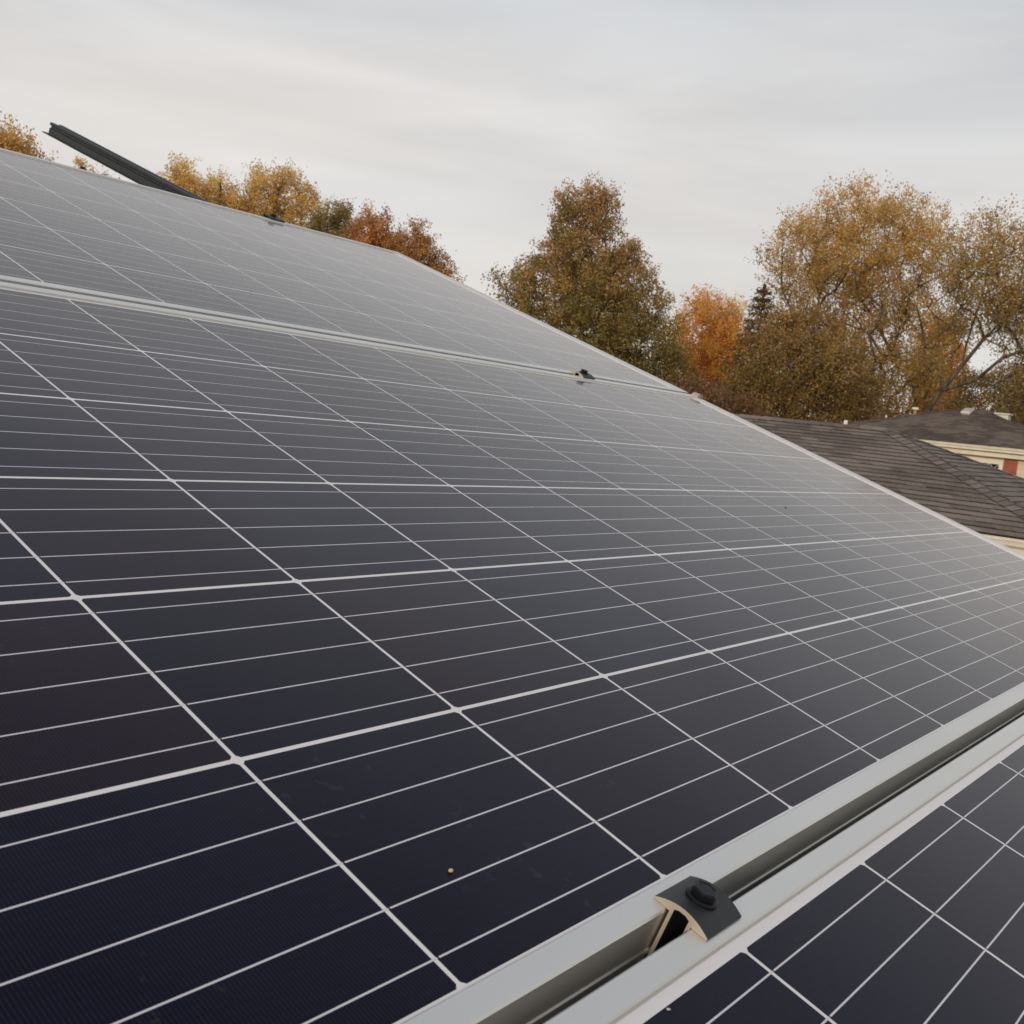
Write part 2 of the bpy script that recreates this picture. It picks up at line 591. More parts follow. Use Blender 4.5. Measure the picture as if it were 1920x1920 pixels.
def solar_panel(du, dv, label):
    root = empty('solar_panel', pan(du, dv, 0), (TH, 0, 0), label=label, cat='solar panel', group='solar panels in rows on the roof')
    prof = [(-LIP, .0018), (-LIP + .0008, .0026), (-.001, .0026), (0, .0016), (0, -.0205), (.0009, -.0212), (.0009, -.0232), (0, -.024), (0, -.036),
            (-.026, -.036), (-.026, -.0345), (-.0016, -.0345), (-.0016, -.0012), (-LIP, -.0012)]
    mb = MB()
    ring = [[(X + sx * d, Y + sy * d, h) for d, h in prof] for sx, sy, X, Y in
            ((-1, -1, FRAME_L, FRAME_B), (1, -1, FRAME_R, FRAME_B), (1, 1, FRAME_R, FRAME_T), (-1, 1, FRAME_L, FRAME_T))]
    k = len(prof)
    for i in range(4):
        a, b2 = ring[i], ring[(i + 1) % 4]
        mb.add(a + b2, [(j, (j + 1) % k, k + (j + 1) % k, k + j) for j in range(k)])
    mb.build('frame', M['alu'], root)
    mb = MB()
    mb.box((FRAME_L + .004, FRAME_B + .004, -.005), (FRAME_R - .004, FRAME_T - .004, -.00003))
    mb.build('backsheet', M['backsheet'], root)
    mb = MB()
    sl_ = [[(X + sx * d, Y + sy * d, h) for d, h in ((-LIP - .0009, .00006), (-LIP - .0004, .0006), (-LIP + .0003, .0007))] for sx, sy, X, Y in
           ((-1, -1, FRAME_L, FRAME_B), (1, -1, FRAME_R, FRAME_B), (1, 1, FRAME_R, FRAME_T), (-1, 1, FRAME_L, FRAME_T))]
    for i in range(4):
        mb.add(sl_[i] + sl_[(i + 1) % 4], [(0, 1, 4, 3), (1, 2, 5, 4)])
    mb.build('seal_shade', M['seal_shade'], root)  # strip added along the lip, its grey drawing the shade line there
    for i in range(NU):
        for j in range(NV):
            c = bpy.data.objects.new('solar_cell', CELL)
            COL.objects.link(c)
            c.parent = root
            c.location = ((i - 1 + .5) * PU, (j + .5) * PV, 0)
    return root


panel_main = solar_panel(0, 0, 'middle solar panel filling most of the view, between the two frame gaps')
panel_low = solar_panel(-.006, -.9980, 'lowest solar panel, below the near frame gap with the large clamp')
panel_up = solar_panel(.001, .9975, 'uppermost solar panel, with the bare rail sticking out past its edge')

# pale rounded cap on the outer corner of the middle panel
mb = MB()
cp = [(.0, 0)] + [(.028 * math.cos(a) * .5 + .014, .0085 * math.sin(a)) for a in [math.pi * (1 - i / 8) for i in range(9)]] + [(.028, 0)]
mb.prism([(FRAME_R - .014 + p, .0018 + q) for p, q in cp[1:-1]], 'y', FRAME_T - .020, FRAME_T - .004)
mb.build('corner_cap', M['alu_cut'], panel_main, bevel=.001)


# ------------------------------------------------------------------ rails and clamps
def rail(u, v0, v1, label):
    root = empty('mounting_rail', pan(u, v0, -.0365), (TH, 0, 0), label=label, cat='rail', group='dark mounting rails under the panels')
    ln = v1 - v0
    prof = [(-.006, 0), (-.006, -.010), (.006, -.010), (.006, 0), (.020, 0), (.020, -.0345), (-.0185, -.0345), (-.0185, -.017), (-.0145, -.015), (-.0145, -.0095),
            (-.020, -.0075), (-.020, 0)]
    mb = MB()
    mb.prism(prof, 'y', 0, ln)
    mb.build('rail_profile', M['dark_alu'], root, bevel=.0008)
    mb = MB()
    mb.box((-.022, 0, -.0378), (.022, ln + .03, -.0348))
    mb.build('bottom_flange', M['dark_alu'], root)
    y = .5
    while y < min(ln, 3.5):
        mb = MB()
        mb.box((-.03, y - .03, ROOF_H + .0365 - .004), (.03, y + .03, ROOF_H + .0365 + .008))
        mb.box((.0225, y - .025, ROOF_H + .0365 + .008), (.029, y + .025, -.006))
        mb.build('mounting_foot', M['dark_alu'], root)
        y += 1.1
    return root


rail(.1515, -1.2, 2.03, 'dark mounting rail under the large clamp in the near gap')
rail(1.366, -1.2, 3.05, 'dark bare rail end rising past the top panel edge against the sky')


def hexbolt(root, u, v, h, s=1.):
    mb = MB()
    k = 20
    for (r0, r1, a, b2, n_) in ((.0086, .0086, 0, .0012, 24), (.0086, .0074, .0012, .0020, 24)):
        lo = [(u + r0 * s * math.cos(2 * math.pi * i / n_), v + r0 * s * math.sin(2 * math.pi * i / n_), h + a) for i in range(n_)]
        hi = [(u + r1 * s * math.cos(2 * math.pi * i / n_), v + r1 * s * math.sin(2 * math.pi * i / n_), h + b2) for i in range(n_)]
        mb.add(lo + hi, [(i, (i + 1) % n_, n_ + (i + 1) % n_, n_ + i) for i in range(n_)] + [tuple(range(n_, 2 * n_)), tuple(range(n_ - 1, -1, -1))])
    fl = mb.build('washer_flange', M['bolt'], None)
    mb = MB()
    rings = [(.0070, .0018), (.0070, .0054), (.0062, .0061), (.0052, .0061), (.0048, .0057)]
    vs = []
    for r, z_ in rings:
        vs += [(u + r * s * math.cos(math.pi / 3 * i + .3), v + r * s * math.sin(math.pi / 3 * i + .3), h + z_) for i in range(6)]
    fs = [(a * 6 + i, a * 6 + (i + 1) % 6, a * 6 + 6 + (i + 1) % 6, a * 6 + 6 + i) for a in range(len(rings) - 1) for i in range(6)]
    fs += [tuple(range(24, 30)), (5, 4, 3, 2, 1, 0)]
    mb.add(vs, fs)
    bo = mb.build('bolt', M['bolt'], root, bevel=.0004)
    fl.parent = bo
    return bo


def mid_clamp(u0, vc, half, label):
    """saddle clamp bridging the gap: arched top on both lips, two legs down the gap, one bolt"""
    root = empty('panel_clamp', pan(u0, vc, .0026), (TH, 0, 0), label=label, cat='clamp', group='clamps holding the panel frames')
    K = 14
    wv_, rise, tk = .0160, .0047, .0030
    top = [(-wv_ + 2 * wv_ * i / K, rise * (1 - abs(-1 + 2 * i / K) ** 2.0) + .0012) for i in range(K + 1)]
    bot = [(wv_, .0001), (.0064, .0001), (.0064, -.034), (.0044, -.034), (.0044, .0024), (.0020, .0034),
           (-.0020, .0034), (-.0044, .0024), (-.0044, -.034), (-.0064, -.034), (-.0064, .0001), (-wv_, .0001)]
    mb = MB()
    mb.prism(top + bot, 'x', -half, half, 0, 1)
    mb.build('bracket', [M['dark_alu'], M['alu_cut']], root)
    hexbolt(root, .001, .0008, rise + .0006)
    return root


mid_clamp(.1515, -.0232, .0180, 'large dark saddle clamp with black bolt in the near frame gap')
mid_clamp(1.366, .9750, .0195, 'small dark clamp in the far gap between middle and upper panel')
# end clamp on the top edge
root = empty('panel_clamp', pan(1.366, .9975 + FRAME_T, .0026), (TH, 0, 0), label='small dark end clamp on the top edge of the uppermost panel', cat='clamp',
             group='clamps holding the panel frames')
prof = [(-.011, .0002), (-.010, .0040), (.006, .0052), (.022, .0052), (.0235, .004), (.0235, -.036), (.0205, -.036), (.0205, .0018), (.004, .0018), (.0035, -.036), (.001, -.036), (.001, .0002)]
mb = MB()
mb.prism(prof, 'x', -.0195, .0195, 0, 0)
mb.build('bracket', [M['dark_alu'], M['alu_cut']], root)
hexbolt(root, 0, .012, .0050)

# small things lying on the glass
sd = empty('seed', O, (0, 0, 0), label='tiny yellow dry seed lying on a dark cell of the middle panel', cat='seed')


def on_panel(px, py, h=0.):
    d = ray(px, py)
    nrm = Vector((0, -ST, CT))
    s = ((O - EYE).dot(nrm) + h) / d.dot(nrm)
    return EYE + d * s


sd.location = on_panel(845, 1636)
bm = bmesh.new()
bmesh.ops.create_icosphere(bm, subdivisions=2, radius=.0011)
for v in bm.verts:
    v.co.x *= 1.25
    v.co.z = v.co.z * .8 + .0010
me = bpy.data.meshes.new('seed_husk')
bm.to_mesh(me)
bm.free()
link('husk', me, M['seed'], sd, True)
dp = None
for (px, py, r, lab) in ((1253, 1893, .0009, 'tiny pale speck of dirt on the lowest panel beside its white border'),
                         (1473, 952, .0016, 'tiny dark speck of dirt on the pale far part of the middle panel')):
    bm = bmesh.new()
    bmesh.ops.create_icosphere(bm, subdivisions=2, radius=r)
    rg = random.Random(px)
    for v in bm.verts:
        v.co *= rg.uniform(.75, 1.2)
        v.co.z = v.co.z * .35 + r * .3
    me = bpy.data.meshes.new('speck')
    bm.to_mesh(me)
    bm.free()
    o = link('dirt_speck', me, M['dropping'] if px < 1300 else M['bolt'], None, True)
    o.location = on_panel(px, py, .0)
    tag(o, lab, 'dirt speck', 'specks of dirt on the glass')

# ------------------------------------------------------------------ near neighbour house
NX0, NX1, NY0, NY1 = 9.47, 14.53, 1.63, 17.0
NE = EYE.z - .575
SL = .331
h1 = empty('house', (12, 9, 0), label='near house with long grey shingled hip roof and cream gutter', cat='house')
T = Vector((-12, -9, 0))
nr = hip_roof(h1, 'roof', NX0 - 12, NX1 - 12, NY0 - 9, NY1 - 9, NE, SL, M['shingle'], 11, expo=.115, thick=.0075)
gutter_ring('gutter', h1, NX0 + .02 - 12, NX1 - .02 - 12, NY0 + .02 - 9, NY1 - .02 - 9, NE - .012)
mb = MB()
mb.box((NX0 + .01 - 12, NY0 + .01 - 9, NE - .20), (NX1 - .01 - 12, NY1 - .01 - 9, NE - .128))
mb.build('fascia', M['cream'], h1)
siding_ring('wall', h1, NX0 + .38 - 12, NX1 - .38 - 12, NY0 + .38 - 9, NY1 - .38 - 9, 0, NE - .2)


def tube_mesh(mb, p0, p1, r0, r1, k=10, mi=0):
    p0, p1 = Vector(p0), Vector(p1)
    d = (p1 - p0).normalized()
    a = d.orthogonal().normalized()
    b2 = d.cross(a)
    vs = [p0 + (a * math.cos(2 * math.pi * i / k) + b2 * math.sin(2 * math.pi * i / k)) * r0 for i in range(k)] + \
         [p1 + (a * math.cos(2 * math.pi * i / k) + b2 * math.sin(2 * math.pi * i / k)) * r1 for i in range(k)]
    mb.add(vs, [(i, (i + 1) % k, k + (i + 1) % k, k + i) for i in range(k)] + [tuple(range(k - 1, -1, -1)), tuple(range(k, 2 * k))], mi)


p = atx(1585, 797, 12.25)
mb = MB()
tube_mesh(mb, p + T - Vector((0, 0, .2)), p + T + Vector((0, 0, .05)), .023, .023)
tube_mesh(mb, p + T + Vector((0, 0, .05)), p + T + Vector((0, 0, .056)), .023, .017)
mb.build('vent_pipe', M['white'], nr)

# ------------------------------------------------------------------ far neighbour house
FX = 30.0
k_ = FX / 28
ze = EYE.z + .43 * k_
apl, apr = 8.82 * k_, 8.15 * k_
run = 2.97 * k_
fx0, fx1, fy0, fy1 = FX, FX + 2 * run, apr - run, apl + run
cxf, cyf = (fx0 + fx1) / 2, (fy0 + fy1) / 2
h2 = empty('house', (cxf, cyf, 0), label='far cream house with brown hip roof, red shutter and lattice window', cat='house')
D2 = Vector((-cxf, -cyf, 0))
fr_ = hip_roof(h2, 'roof', fx0 - cxf, fx1 - cxf, fy0 - cyf, fy1 - cyf, ze, 1 / 3, M['shingle_far'], 21, expo=.14, thick=.004)
gutter_ring('gutter', h2, fx0 - cxf, fx1 - cxf, fy0 - cyf, fy1 - cyf, ze - .008, depth=.12, drop=.13)
mb = MB()
mb.box((fx0 + .06 - cxf, fy0 + .06 - cyf, ze - .27), (fx1 - .06 - cxf, fy1 - .06 - cyf, ze - .15))
mb.build('fascia', M['cream'], h2)
wx = fx0 + .30
siding_ring('wall', h2, wx - cxf, fx1 - .3 - cxf, fy0 + .3 - cyf, fy1 - .3 - cyf, 0, ze - .27, .13)


def wall_pt(px, py, x):
    return atx(px, py, x) + D2


# shutter and window on the front wall (facing -x)
s0, s1 = wall_pt(1884, 861, wx), wall_pt(1910, 862, wx)
ztop = (s0.z + s1.z) / 2
xs = wx - cxf
mb = MB()
y1s, y0s = s0.y, s1.y
mb.box((xs - .045, y0s, ztop - 1.25), (xs - .016, y1s, ztop))
for i in range(20):
    zz = ztop - .07 - i * .056
    mb.prism([(xs - .046, zz), (xs - .062, zz - .036), (xs - .046, zz - .04)], 'y', y0s + .05, y1s - .05) if False else \
        mb.add([(xs - .046, y0s + .05, zz), (xs - .046, y1s - .05, zz), (xs - .060, y1s - .05, zz - .038), (xs - .060, y0s + .05, zz - .038)], [(0, 1, 2, 3)])
mb.build('shutter', M['red'], h2)
w0, w1 = wall_pt(1835, 868, wx), wall_pt(1874, 870, wx)
wy1, wy0 = w0.y + .85, w1.y
zt = (w0.z + w1.z) / 2
zb = zt - 1.05
mb = MB()
fwid = .10
mb.box((xs - .05, wy0 - fwid, zt), (xs - .012, wy1 + fwid, zt + .11))
mb.box((xs - .05, wy0 - fwid, zb - .10), (xs - .012, wy1 + fwid, zb))
mb.box((xs - .048, wy0 - fwid, zb), (xs - .012, wy0, zt))
mb.box((xs - .048, wy1, zb), (xs - .012, wy1 + fwid, zt))
win = mb.build('window', M['white'], h2)
mb = MB()
mb.box((xs - .024, wy0, zb), (xs - .018, wy1, zt))
mb.build('pane', M['glass'], win)
mb = MB()
st = .24
yy = wy0 - 1.2
while yy < wy1 + 1.2:
    for sgn in (1, -1):
        # diagonal bars clipped to the opening
        t0, t1 = 0., zt - zb
        ya, yb = yy, yy + sgn * (zt - zb)
        # clip in y
        lo, hi = 0., 1.
        dy_ = yb - ya
        for bound, side in ((wy0, 1), (wy1, -1)):
            fa, fb = side * (ya - bound), side * (yb - bound)
            if fa < 0 and fb < 0: lo, hi = 1., 0.
            elif fa < 0: lo = max(lo, fa / (fa - fb))
            elif fb < 0: hi = min(hi, fa / (fa - fb))
        if hi > lo + .02:
            pa = Vector((xs - .030 - .004 * sgn, ya + dy_ * lo, zt - (zt - zb) * lo))
            pb = Vector((xs - .030 - .004 * sgn, ya + dy_ * hi, zt - (zt - zb) * hi))
            tube_mesh(mb, pa, pb, .011, .011, 5)
    yy += st
mb.build('lattice', M['leadwork'], win)


# roof vents on the far house
def roof_front_z(x): return ze + (x - fx0) / 3


def box_vent(px, py, x, size, material):
    c = atx(px, py, x)
    x_ = c.x
    z_ = roof_front_z(x_)
    sx, sy, sz = size
    mb = MB()
    a = Vector((x_, c.y, z_)) + D2
    dxs = Vector((1, 0, 1 / 3)).normalized()
    nn = Vector((-1 / 3, 0, 1)).normalized()
    yv = Vector((0, 1, 0))
    lo = [a + dxs * i * sx + yv * j * sy - nn * .03 for i, j in ((-.42, -.42), (.42, -.42), (.42, .42), (-.42, .42))]
    mid = [a + dxs * i * sx + yv * j * sy + nn * sz * .55 for i, j in ((-.42, -.42), (.42, -.42), (.42, .42), (-.42, .42))]
    rim = [a + dxs * i * sx + yv * j * sy + nn * sz * .55 for i, j in ((-.55, -.55), (.5, -.55), (.5, .55), (-.55, .55))]
    top = [a + dxs * i * sx + yv * j * sy + nn * sz for i, j in ((-.5, -.5), (.45, -.5), (.45, .5), (-.5, .5))]
    mb.add(lo + mid + rim + top, [(i + o_, (i + 1) % 4 + o_, (i + 1) % 4 + 4 + o_, i + 4 + o_) for o_ in (0, 4, 8) for i in range(4)] + [(12, 13, 14, 15)])
    return mb.build('roof_vent', material, fr_)


def x_on_front(px, py):
    d = ray(px, py)
    # EYE.z + d.z*t = ze + (d.x*t - fx0)/3
    tt = (ze - fx0 / 3 - EYE.z) / (d.z - d.x / 3)
    return d.x * tt


box_vent(1814, 775, x_on_front(1814, 775), (.42, .24, .11), M['vent'])
# vent on the right-hand slope, peeping over the hip
ry = fy0 + run * .62
rxv = fx0 + run * 1.02
mb = MB()
a = Vector((rxv, ry, ze + (ry - fy0) / 3)) + D2
c2 = atx(1882, 775, FX + run * .98) + D2
mb.box((c2.x - .16, c2.y - .17, a.z - .3), (c2.x + .16, c2.y + .17, c2.z - .05))
mb.box((c2.x - .20, c2.y - .22, c2.z - .05), (c2.x + .20, c2.y + .22, c2.z + .0))
mb.build('roof_vent', M['vent'], fr_, bevel=.01)
pb = atx(1714, 783, FX + run * .75)
mb = MB()
tube_mesh(mb, pb + D2 - Vector((0, 0, .3)), pb + D2 + Vector((0, 0, .22)), .05, .05, 12, 0)
tube_mesh(mb, pb + D2 + Vector((0, 0, .24)), pb + D2 + Vector((0, 0, .30)), .10, .09, 14, 1)
tube_mesh(mb, pb + D2 + Vector((0, 0, .22)), pb + D2 + Vector((0, 0, .24)), .04, .04, 8, 0)
mb.build('vent_pipe', [M['pipe'], M['white']], fr_)

# ------------------------------------------------------------------ trees


def leaf_material(name, trans=.46):
    m = bpy.data.materials.new(name)
    m.use_nodes = True
    n, l = m.node_tree.nodes, m.node_tree.links
    n.remove(n['Principled BSDF'])
    a = n.new('ShaderNodeAttribute')
    a.attribute_name = 'leaf_colour'
    d = n.new('ShaderNodeBsdfDiffuse')
    tr = n.new('ShaderNodeBsdfTranslucent')
    g = n.new('ShaderNodeBsdfGlossy')
    g.inputs['Roughness'].default_value = .45
    g.inputs['Color'].default_value = (.9, .9, .9, 1)
    x = n.new('ShaderNodeMixShader')
    x.inputs[0].default_value = trans
    y = n.new('ShaderNodeMixShader')
    y.inputs[0].default_value = .035
    l.new(a.outputs['Color'], d.inputs['Color'])
    l.new(a.outputs['Color'], tr.inputs['Color'])
    l.new(d.outputs[0], x.inputs[1])
    l.new(tr.outputs[0], x.inputs[2])
    l.new(x.outputs[0], y.inputs[1])
    l.new(g.outputs[0], y.inputs[2])
    l.new(y.outputs[0], n['Material Output'].inputs['Surface'])
    return m


M['leaf'] = leaf_material('autumn_leaf')
TREE_GROUP = 'autumn trees beyond the roofs'


def make_leaves(name, pos, dirs, size, cols, parent, rs, ratio=.62):
    n_ = len(pos)
    ax = dirs + rs.normal(0, .75, (n_, 3))
    ax /= np.linalg.norm(ax, axis=1)[:, None]
    rnd = rs.normal(0, 1, (n_, 3))
    sd_ = np.cross(ax, rnd)
    sd_ /= np.linalg.norm(sd_, axis=1)[:, None]
    nr_ = np.cross(ax, sd_)
    s = (size * rs.uniform(.6, 1.35, n_))[:, None]
    p0 = pos - ax * s * .5
    p1 = pos + sd_ * s * ratio * .5 + nr_ * s * .10
    p2 = pos + ax * s * .5
    p3 = pos - sd_ * s * ratio * .5 + nr_ * s * .10
    v = np.stack([p0, p1, p2, p3], 1).reshape(-1, 3)
    me = bpy.data.meshes.new(name)
    me.vertices.add(len(v))
    me.vertices.foreach_set('co', v.ravel().astype('f4'))
    me.loops.add(n_ * 4)
    me.loops.foreach_set('vertex_index', np.arange(n_ * 4, dtype='i4'))
    me.polygons.add(n_)
    me.polygons.foreach_set('loop_start', np.arange(0, n_ * 4, 4, dtype='i4'))
    me.update(calc_edges=True)
    ca = me.attributes.new('leaf_colour', 'FLOAT_COLOR', 'FACE')
    c4 = np.ones((n_, 4), 'f4')
    c4[:, :3] = cols
    ca.data.foreach_set('color', c4.ravel())
    return link(name, me, M['leaf'], parent)


def make_wood(name, nodes_, parent_idx, radius, parent, k=6):
    mb = MB()
    for i, pi in enumerate(parent_idx):
        if pi < 0: continue
        r1 = radius[i]
        r0 = min(radius[pi], r1 * 1.6)
        if (nodes_[i] - nodes_[pi]).length < 1e-4: continue
        tube_mesh(mb, nodes_[pi], nodes_[i], r0, r1, k if r1 > .03 else 4)
    return mb.build(name, M['bark'], parent, smooth=True, recalc=False)


def tree(kind, label, prof, D, palette, seed, base_px=None, n_clump=260, leaves=70, leaf=.13, spread=.42, tuft=.45, upright=.45, shell=.45,
         limbs=None, trunk_to=.82, cat='tree', trunk_r=None, ground=0., depth=1.0, lump=.20, gap=0., leaf_in=1.):
    """prof: crown outline [(photo y, left x, right x)] read at distance D; the crown is round in plan.
    palette(h, side, rs) -> linear rgb for one clump"""
    rs = np.random.RandomState(seed)
    rows = []
    view = ray((prof[0][1] + prof[0][2]) / 2, prof[0][0])
    fwd = np.array([view.x, view.y]) / math.hypot(view.x, view.y)
    rgt = np.array([fwd[1], -fwd[0]])
    for (py, xl, xr) in prof:
        a, b2 = at(xl, py, D), at(xr, py, D)
        c = (a + b2) / 2
        lat = np.array([c.x, c.y]) @ rgt
        half = abs((np.array([b2.x, b2.y]) - np.array([a.x, a.y])) @ rgt) / 2
        rows.append((c.z, lat, half))
    rows = [(z_ - tuft * min(upright, 1.3) * .55 * leaf_in, l_, max(h_ - tuft * .25 - spread * .1, .14)) for z_, l_, h_ in rows]
    rows.sort()
    zs = np.array([r[0] for r in rows])
    lat = np.array([r[1] for r in rows])
    hf = np.array([r[2] for r in rows])
    if base_px is None:
        base_lat = float(np.average(lat, weights=hf))
    else:
        b_ = at(base_px, 800, D)
        base_lat = np.array([b_.x, b_.y]) @ rgt
    base2 = fwd * D + rgt * base_lat
    base = Vector((EYE.x + base2[0], EYE.y + base2[1], ground))
    root = empty(kind, base, label=label, cat=cat, group=TREE_GROUP)
    z0, z1 = zs[0], zs[-1]
    # clump centres in the envelope
    cz, cl, cd, side = [], [], [], []
    ph = rs.uniform(0, 6.28, 6)
    while len(cz) < n_clump:
        z = rs.uniform(z0, z1)
        h = np.interp(z, zs, hf)
        if rs.rand() > (h / hf.max()) ** 1.3: continue
        a = rs.uniform(0, 2 * np.pi)
        wob = 1 + lump * (np.sin(2 * a + ph[0] + z * .9) * .5 + np.sin(3 * a + ph[1] - z * 1.7) * .35 + np.sin(5 * a + z * 3.1 + ph[2]) * .3)
        r = rs.uniform(0, 1) ** shell * h * min(wob, 1.08)
        if gap and np.sin(z * 2.3 + ph[3] + a * 2) * np.sin(z * 1.1 + 3 * a + ph[4]) > 1 - gap: continue
        cz.append(z)
        cl.append(np.interp(z, zs, lat) + r * np.cos(a))
        cd.append(r * np.sin(a) * depth)
        side.append((r * np.cos(a)) / max(hf.max(), .1))
    cz, cl, cd, side = map(np.array, (cz, cl, cd, side))
    P = np.stack([fwd[0] * (D + cd) + rgt[0] * cl, fwd[1] * (D + cd) + rgt[1] * cl, cz + 0.], 1) - np.array([base2[0], base2[1], ground])
    # skeleton: trunk, given limbs, then every clump grows from the nearest node below it
    nd, par = [Vector((0, 0, 0))], [-1]
    top_lat = float(np.interp(lerp(z0, z1, trunk_to), zs, lat)) - base_lat
    zt_ = lerp(z0, z1, trunk_to) - ground
    K = 14
    for i in range(1, K + 1):
        t_ = i / K
        w_ = .12 * math.sin(t_ * 5 + ph[5])
        q = rgt * (top_lat * t_ ** 1.5 + w_ * t_)
        nd.append(Vector((q[0], q[1], zt_ * t_)))
        par.append(len(nd) - 2)
    for lm in (limbs or []):
        prev = None
        for (px, py, dd) in lm:
            q = at(px, py, D + dd) - base
            if prev is None:
                prev = min(range(len(nd)), key=lambda i: (nd[i] - q).length)
            seg = (q - nd[prev])
            m_ = max(1, int(seg.length / .6))
            s0 = nd[prev].copy()
            for j in range(1, m_ + 1):
                nd.append(s0 + seg * (j / m_) + Vector(rs.normal(0, .03, 3)))
                par.append(prev)
                prev = len(nd) - 1
    order = np.argsort(np.linalg.norm(P - np.array([0, 0, (z0 + z1) / 2 - ground]) * np.array([1, 1, .6]), axis=1))
    tips = {}
    A = np.array([tuple(v) for v in nd])
    for ci in order:
        p_ = P[ci]
        dv_ = p_ - A
        dist = np.linalg.norm(dv_, axis=1)
        cost = dist + np.where(dv_[:, 2] < dist * .25, dist * .9, 0)
        j = int(np.argmin(cost))
        seg = Vector(p_) - Vector(A[j])
        m_ = max(1, int(seg.length / .7))
        s0 = Vector(A[j])
        prev = j
        new = []
        for q in range(1, m_ + 1):
            t_ = q / m_
            sag = Vector((0, 0, -.10 * seg.length * math.sin(math.pi * t_) * .6))
            x_ = s0 + seg * t_ + sag + (Vector(rs.normal(0, .05, 3)) if q < m_ else Vector())
            nd.append(x_)
            par.append(prev)
            prev = len(nd) - 1
            new.append(tuple(x_))
        A = np.vstack([A, np.array(new)])
        tips[prev] = ci
    # pipe-model radii
    w = np.zeros(len(nd))
    for i in range(len(nd) - 1, 0, -1):
        if w[i] == 0: w[i] = 1.
        w[par[i]] += w[i]
    leaf *= .62
    leaves = int(leaves * 2.4)
    tr_ = trunk_r or (z1 - ground) * .015
    rad = tr_ * (w / w[0]) ** .5
    rad = np.maximum(rad, .008)
    wood = make_wood('trunk', nd, par, rad, root)
    # leaves: tufts of small twigs at every clump and along its last stretch
    pos, dr, col = [], [], []
    hmax = z1 - z0
    for i_, ci in tips.items():
        c = np.array(nd[i_])
        back_ = np.array(nd[par[i_]])
        out = c - back_
        out = out / (np.linalg.norm(out) + 1e-6)
        hh = (cz[ci] - z0) / hmax
        base_c = np.array(palette(hh, side[ci], rs))
        nt_ = 6
        per = max(1, leaves // nt_)
        for t in range(nt_):
            d_ = out * .6 + rs.normal(0, .62, 3) + np.array([0, 0, upright])
            d_ /= np.linalg.norm(d_)
            o_ = c + rs.normal(0, spread * .42, 3)
            ln_ = tuft * rs.uniform(.5, 1.3)
            q = rs.uniform(0, 1, per)
            pos.append(o_ + d_ * (q * ln_)[:, None] + rs.normal(0, .055 + .08 * spread, (per, 3)))
            dr.append(np.repeat(d_[None], per, 0))
            cj = base_c * rs.uniform(.82, 1.2)
            col.append(cj[None] * rs.uniform(.74, 1.26, (per, 1)) * rs.uniform(.92, 1.08, (per, 3)))
    pos, dr, col = np.concatenate(pos), np.concatenate(dr), np.clip(np.concatenate(col), 0.004, .9)
    make_leaves('crown', pos, dr, leaf, col, root, rs)
    return root


def pal(*stops, jitter=.18, mixin=None, pmix=0.):
    """stops: (height fraction, rgb), bottom to top"""
    hs = [s[0] for s in stops]
    grey = np.array([.30, .60, .10])
    cs = np.array([s[1] for s in stops])

    def f(h, side, rs):
        h = h + rs.normal(0, .10)
        c = np.array([np.interp(h, hs, cs[:, k]) for k in range(3)])
        if mixin is not None and rs.rand() < pmix: c = c * .3 + np.array(mixin) * .7
        c = c * .94 + (c @ grey) * .06
        return np.minimum(c * np.array([2.3, 2.25, 2.1]), .85) * rs.uniform(1 - jitter * 1.3, 1 + jitter * 1.3)
    return f


OLIVE, OLIVE_D = (.20, .125, .032), (.11, .078, .022)
BROWN, RUST, RED = (.19, .10, .032), (.30, .115, .030), (.24, .088, .048)
ORANGE, GOLD = (.42, .17, .028), (.42, .22, .028)
GREEN = (.085, .082, .020)

tree('maple_tree', 'tall maple turning red-brown at the pointed top, green lower down', [
    (330, 1088, 1118), (362, 1042, 1172), (415, 1018, 1190), (465, 1004, 1208), (500, 962, 1226), (540, 926, 1258), (600, 922, 1282), (690, 960, 1295), (780, 980, 1290)],
    36, pal((0, (.105, .086, .022)), (.35, (.155, .112, .028)), (.6, (.195, .124, .036)), (.85, (.215, .124, .046)), (1, (.225, .132, .064)), mixin=GREEN, pmix=.12),
    1, n_clump=760, leaves=66, leaf=.135, spread=.36, tuft=.34, upright=.55, gap=.12)
tree('maple_tree', 'bright orange maple in the dip between two taller trees', [
    (548, 1292, 1316), (572, 1268, 1408), (625, 1256, 1424), (690, 1246, 1428), (760, 1250, 1425), (820, 1250, 1430)],
    52, pal((0, (.36, .135, .026)), (.4, (.47, .172, .024)), (.8, (.47, .180, .036)), (1, (.42, .19, .070)), mixin=GOLD, pmix=.3),
    2, n_clump=420, leaves=60, leaf=.16, spread=.5, tuft=.6, upright=.7, gap=.2)
tree('broadleaf_tree', 'dense olive-brown tree standing in front of the spruce', [
    (590, 1450, 1530), (612, 1418, 1570), (660, 1392, 1640), (720, 1385, 1665), (790, 1375, 1670), (840, 1380, 1660)],
    36, pal((0, (.10, .065, .022)), (.4, (.145, .096, .028)), (.8, (.18, .118, .036)), (1, (.19, .12, .040)), mixin=(.10, .05, .022), pmix=.15),
    3, n_clump=420, leaves=66, leaf=.135, spread=.42, tuft=.4)
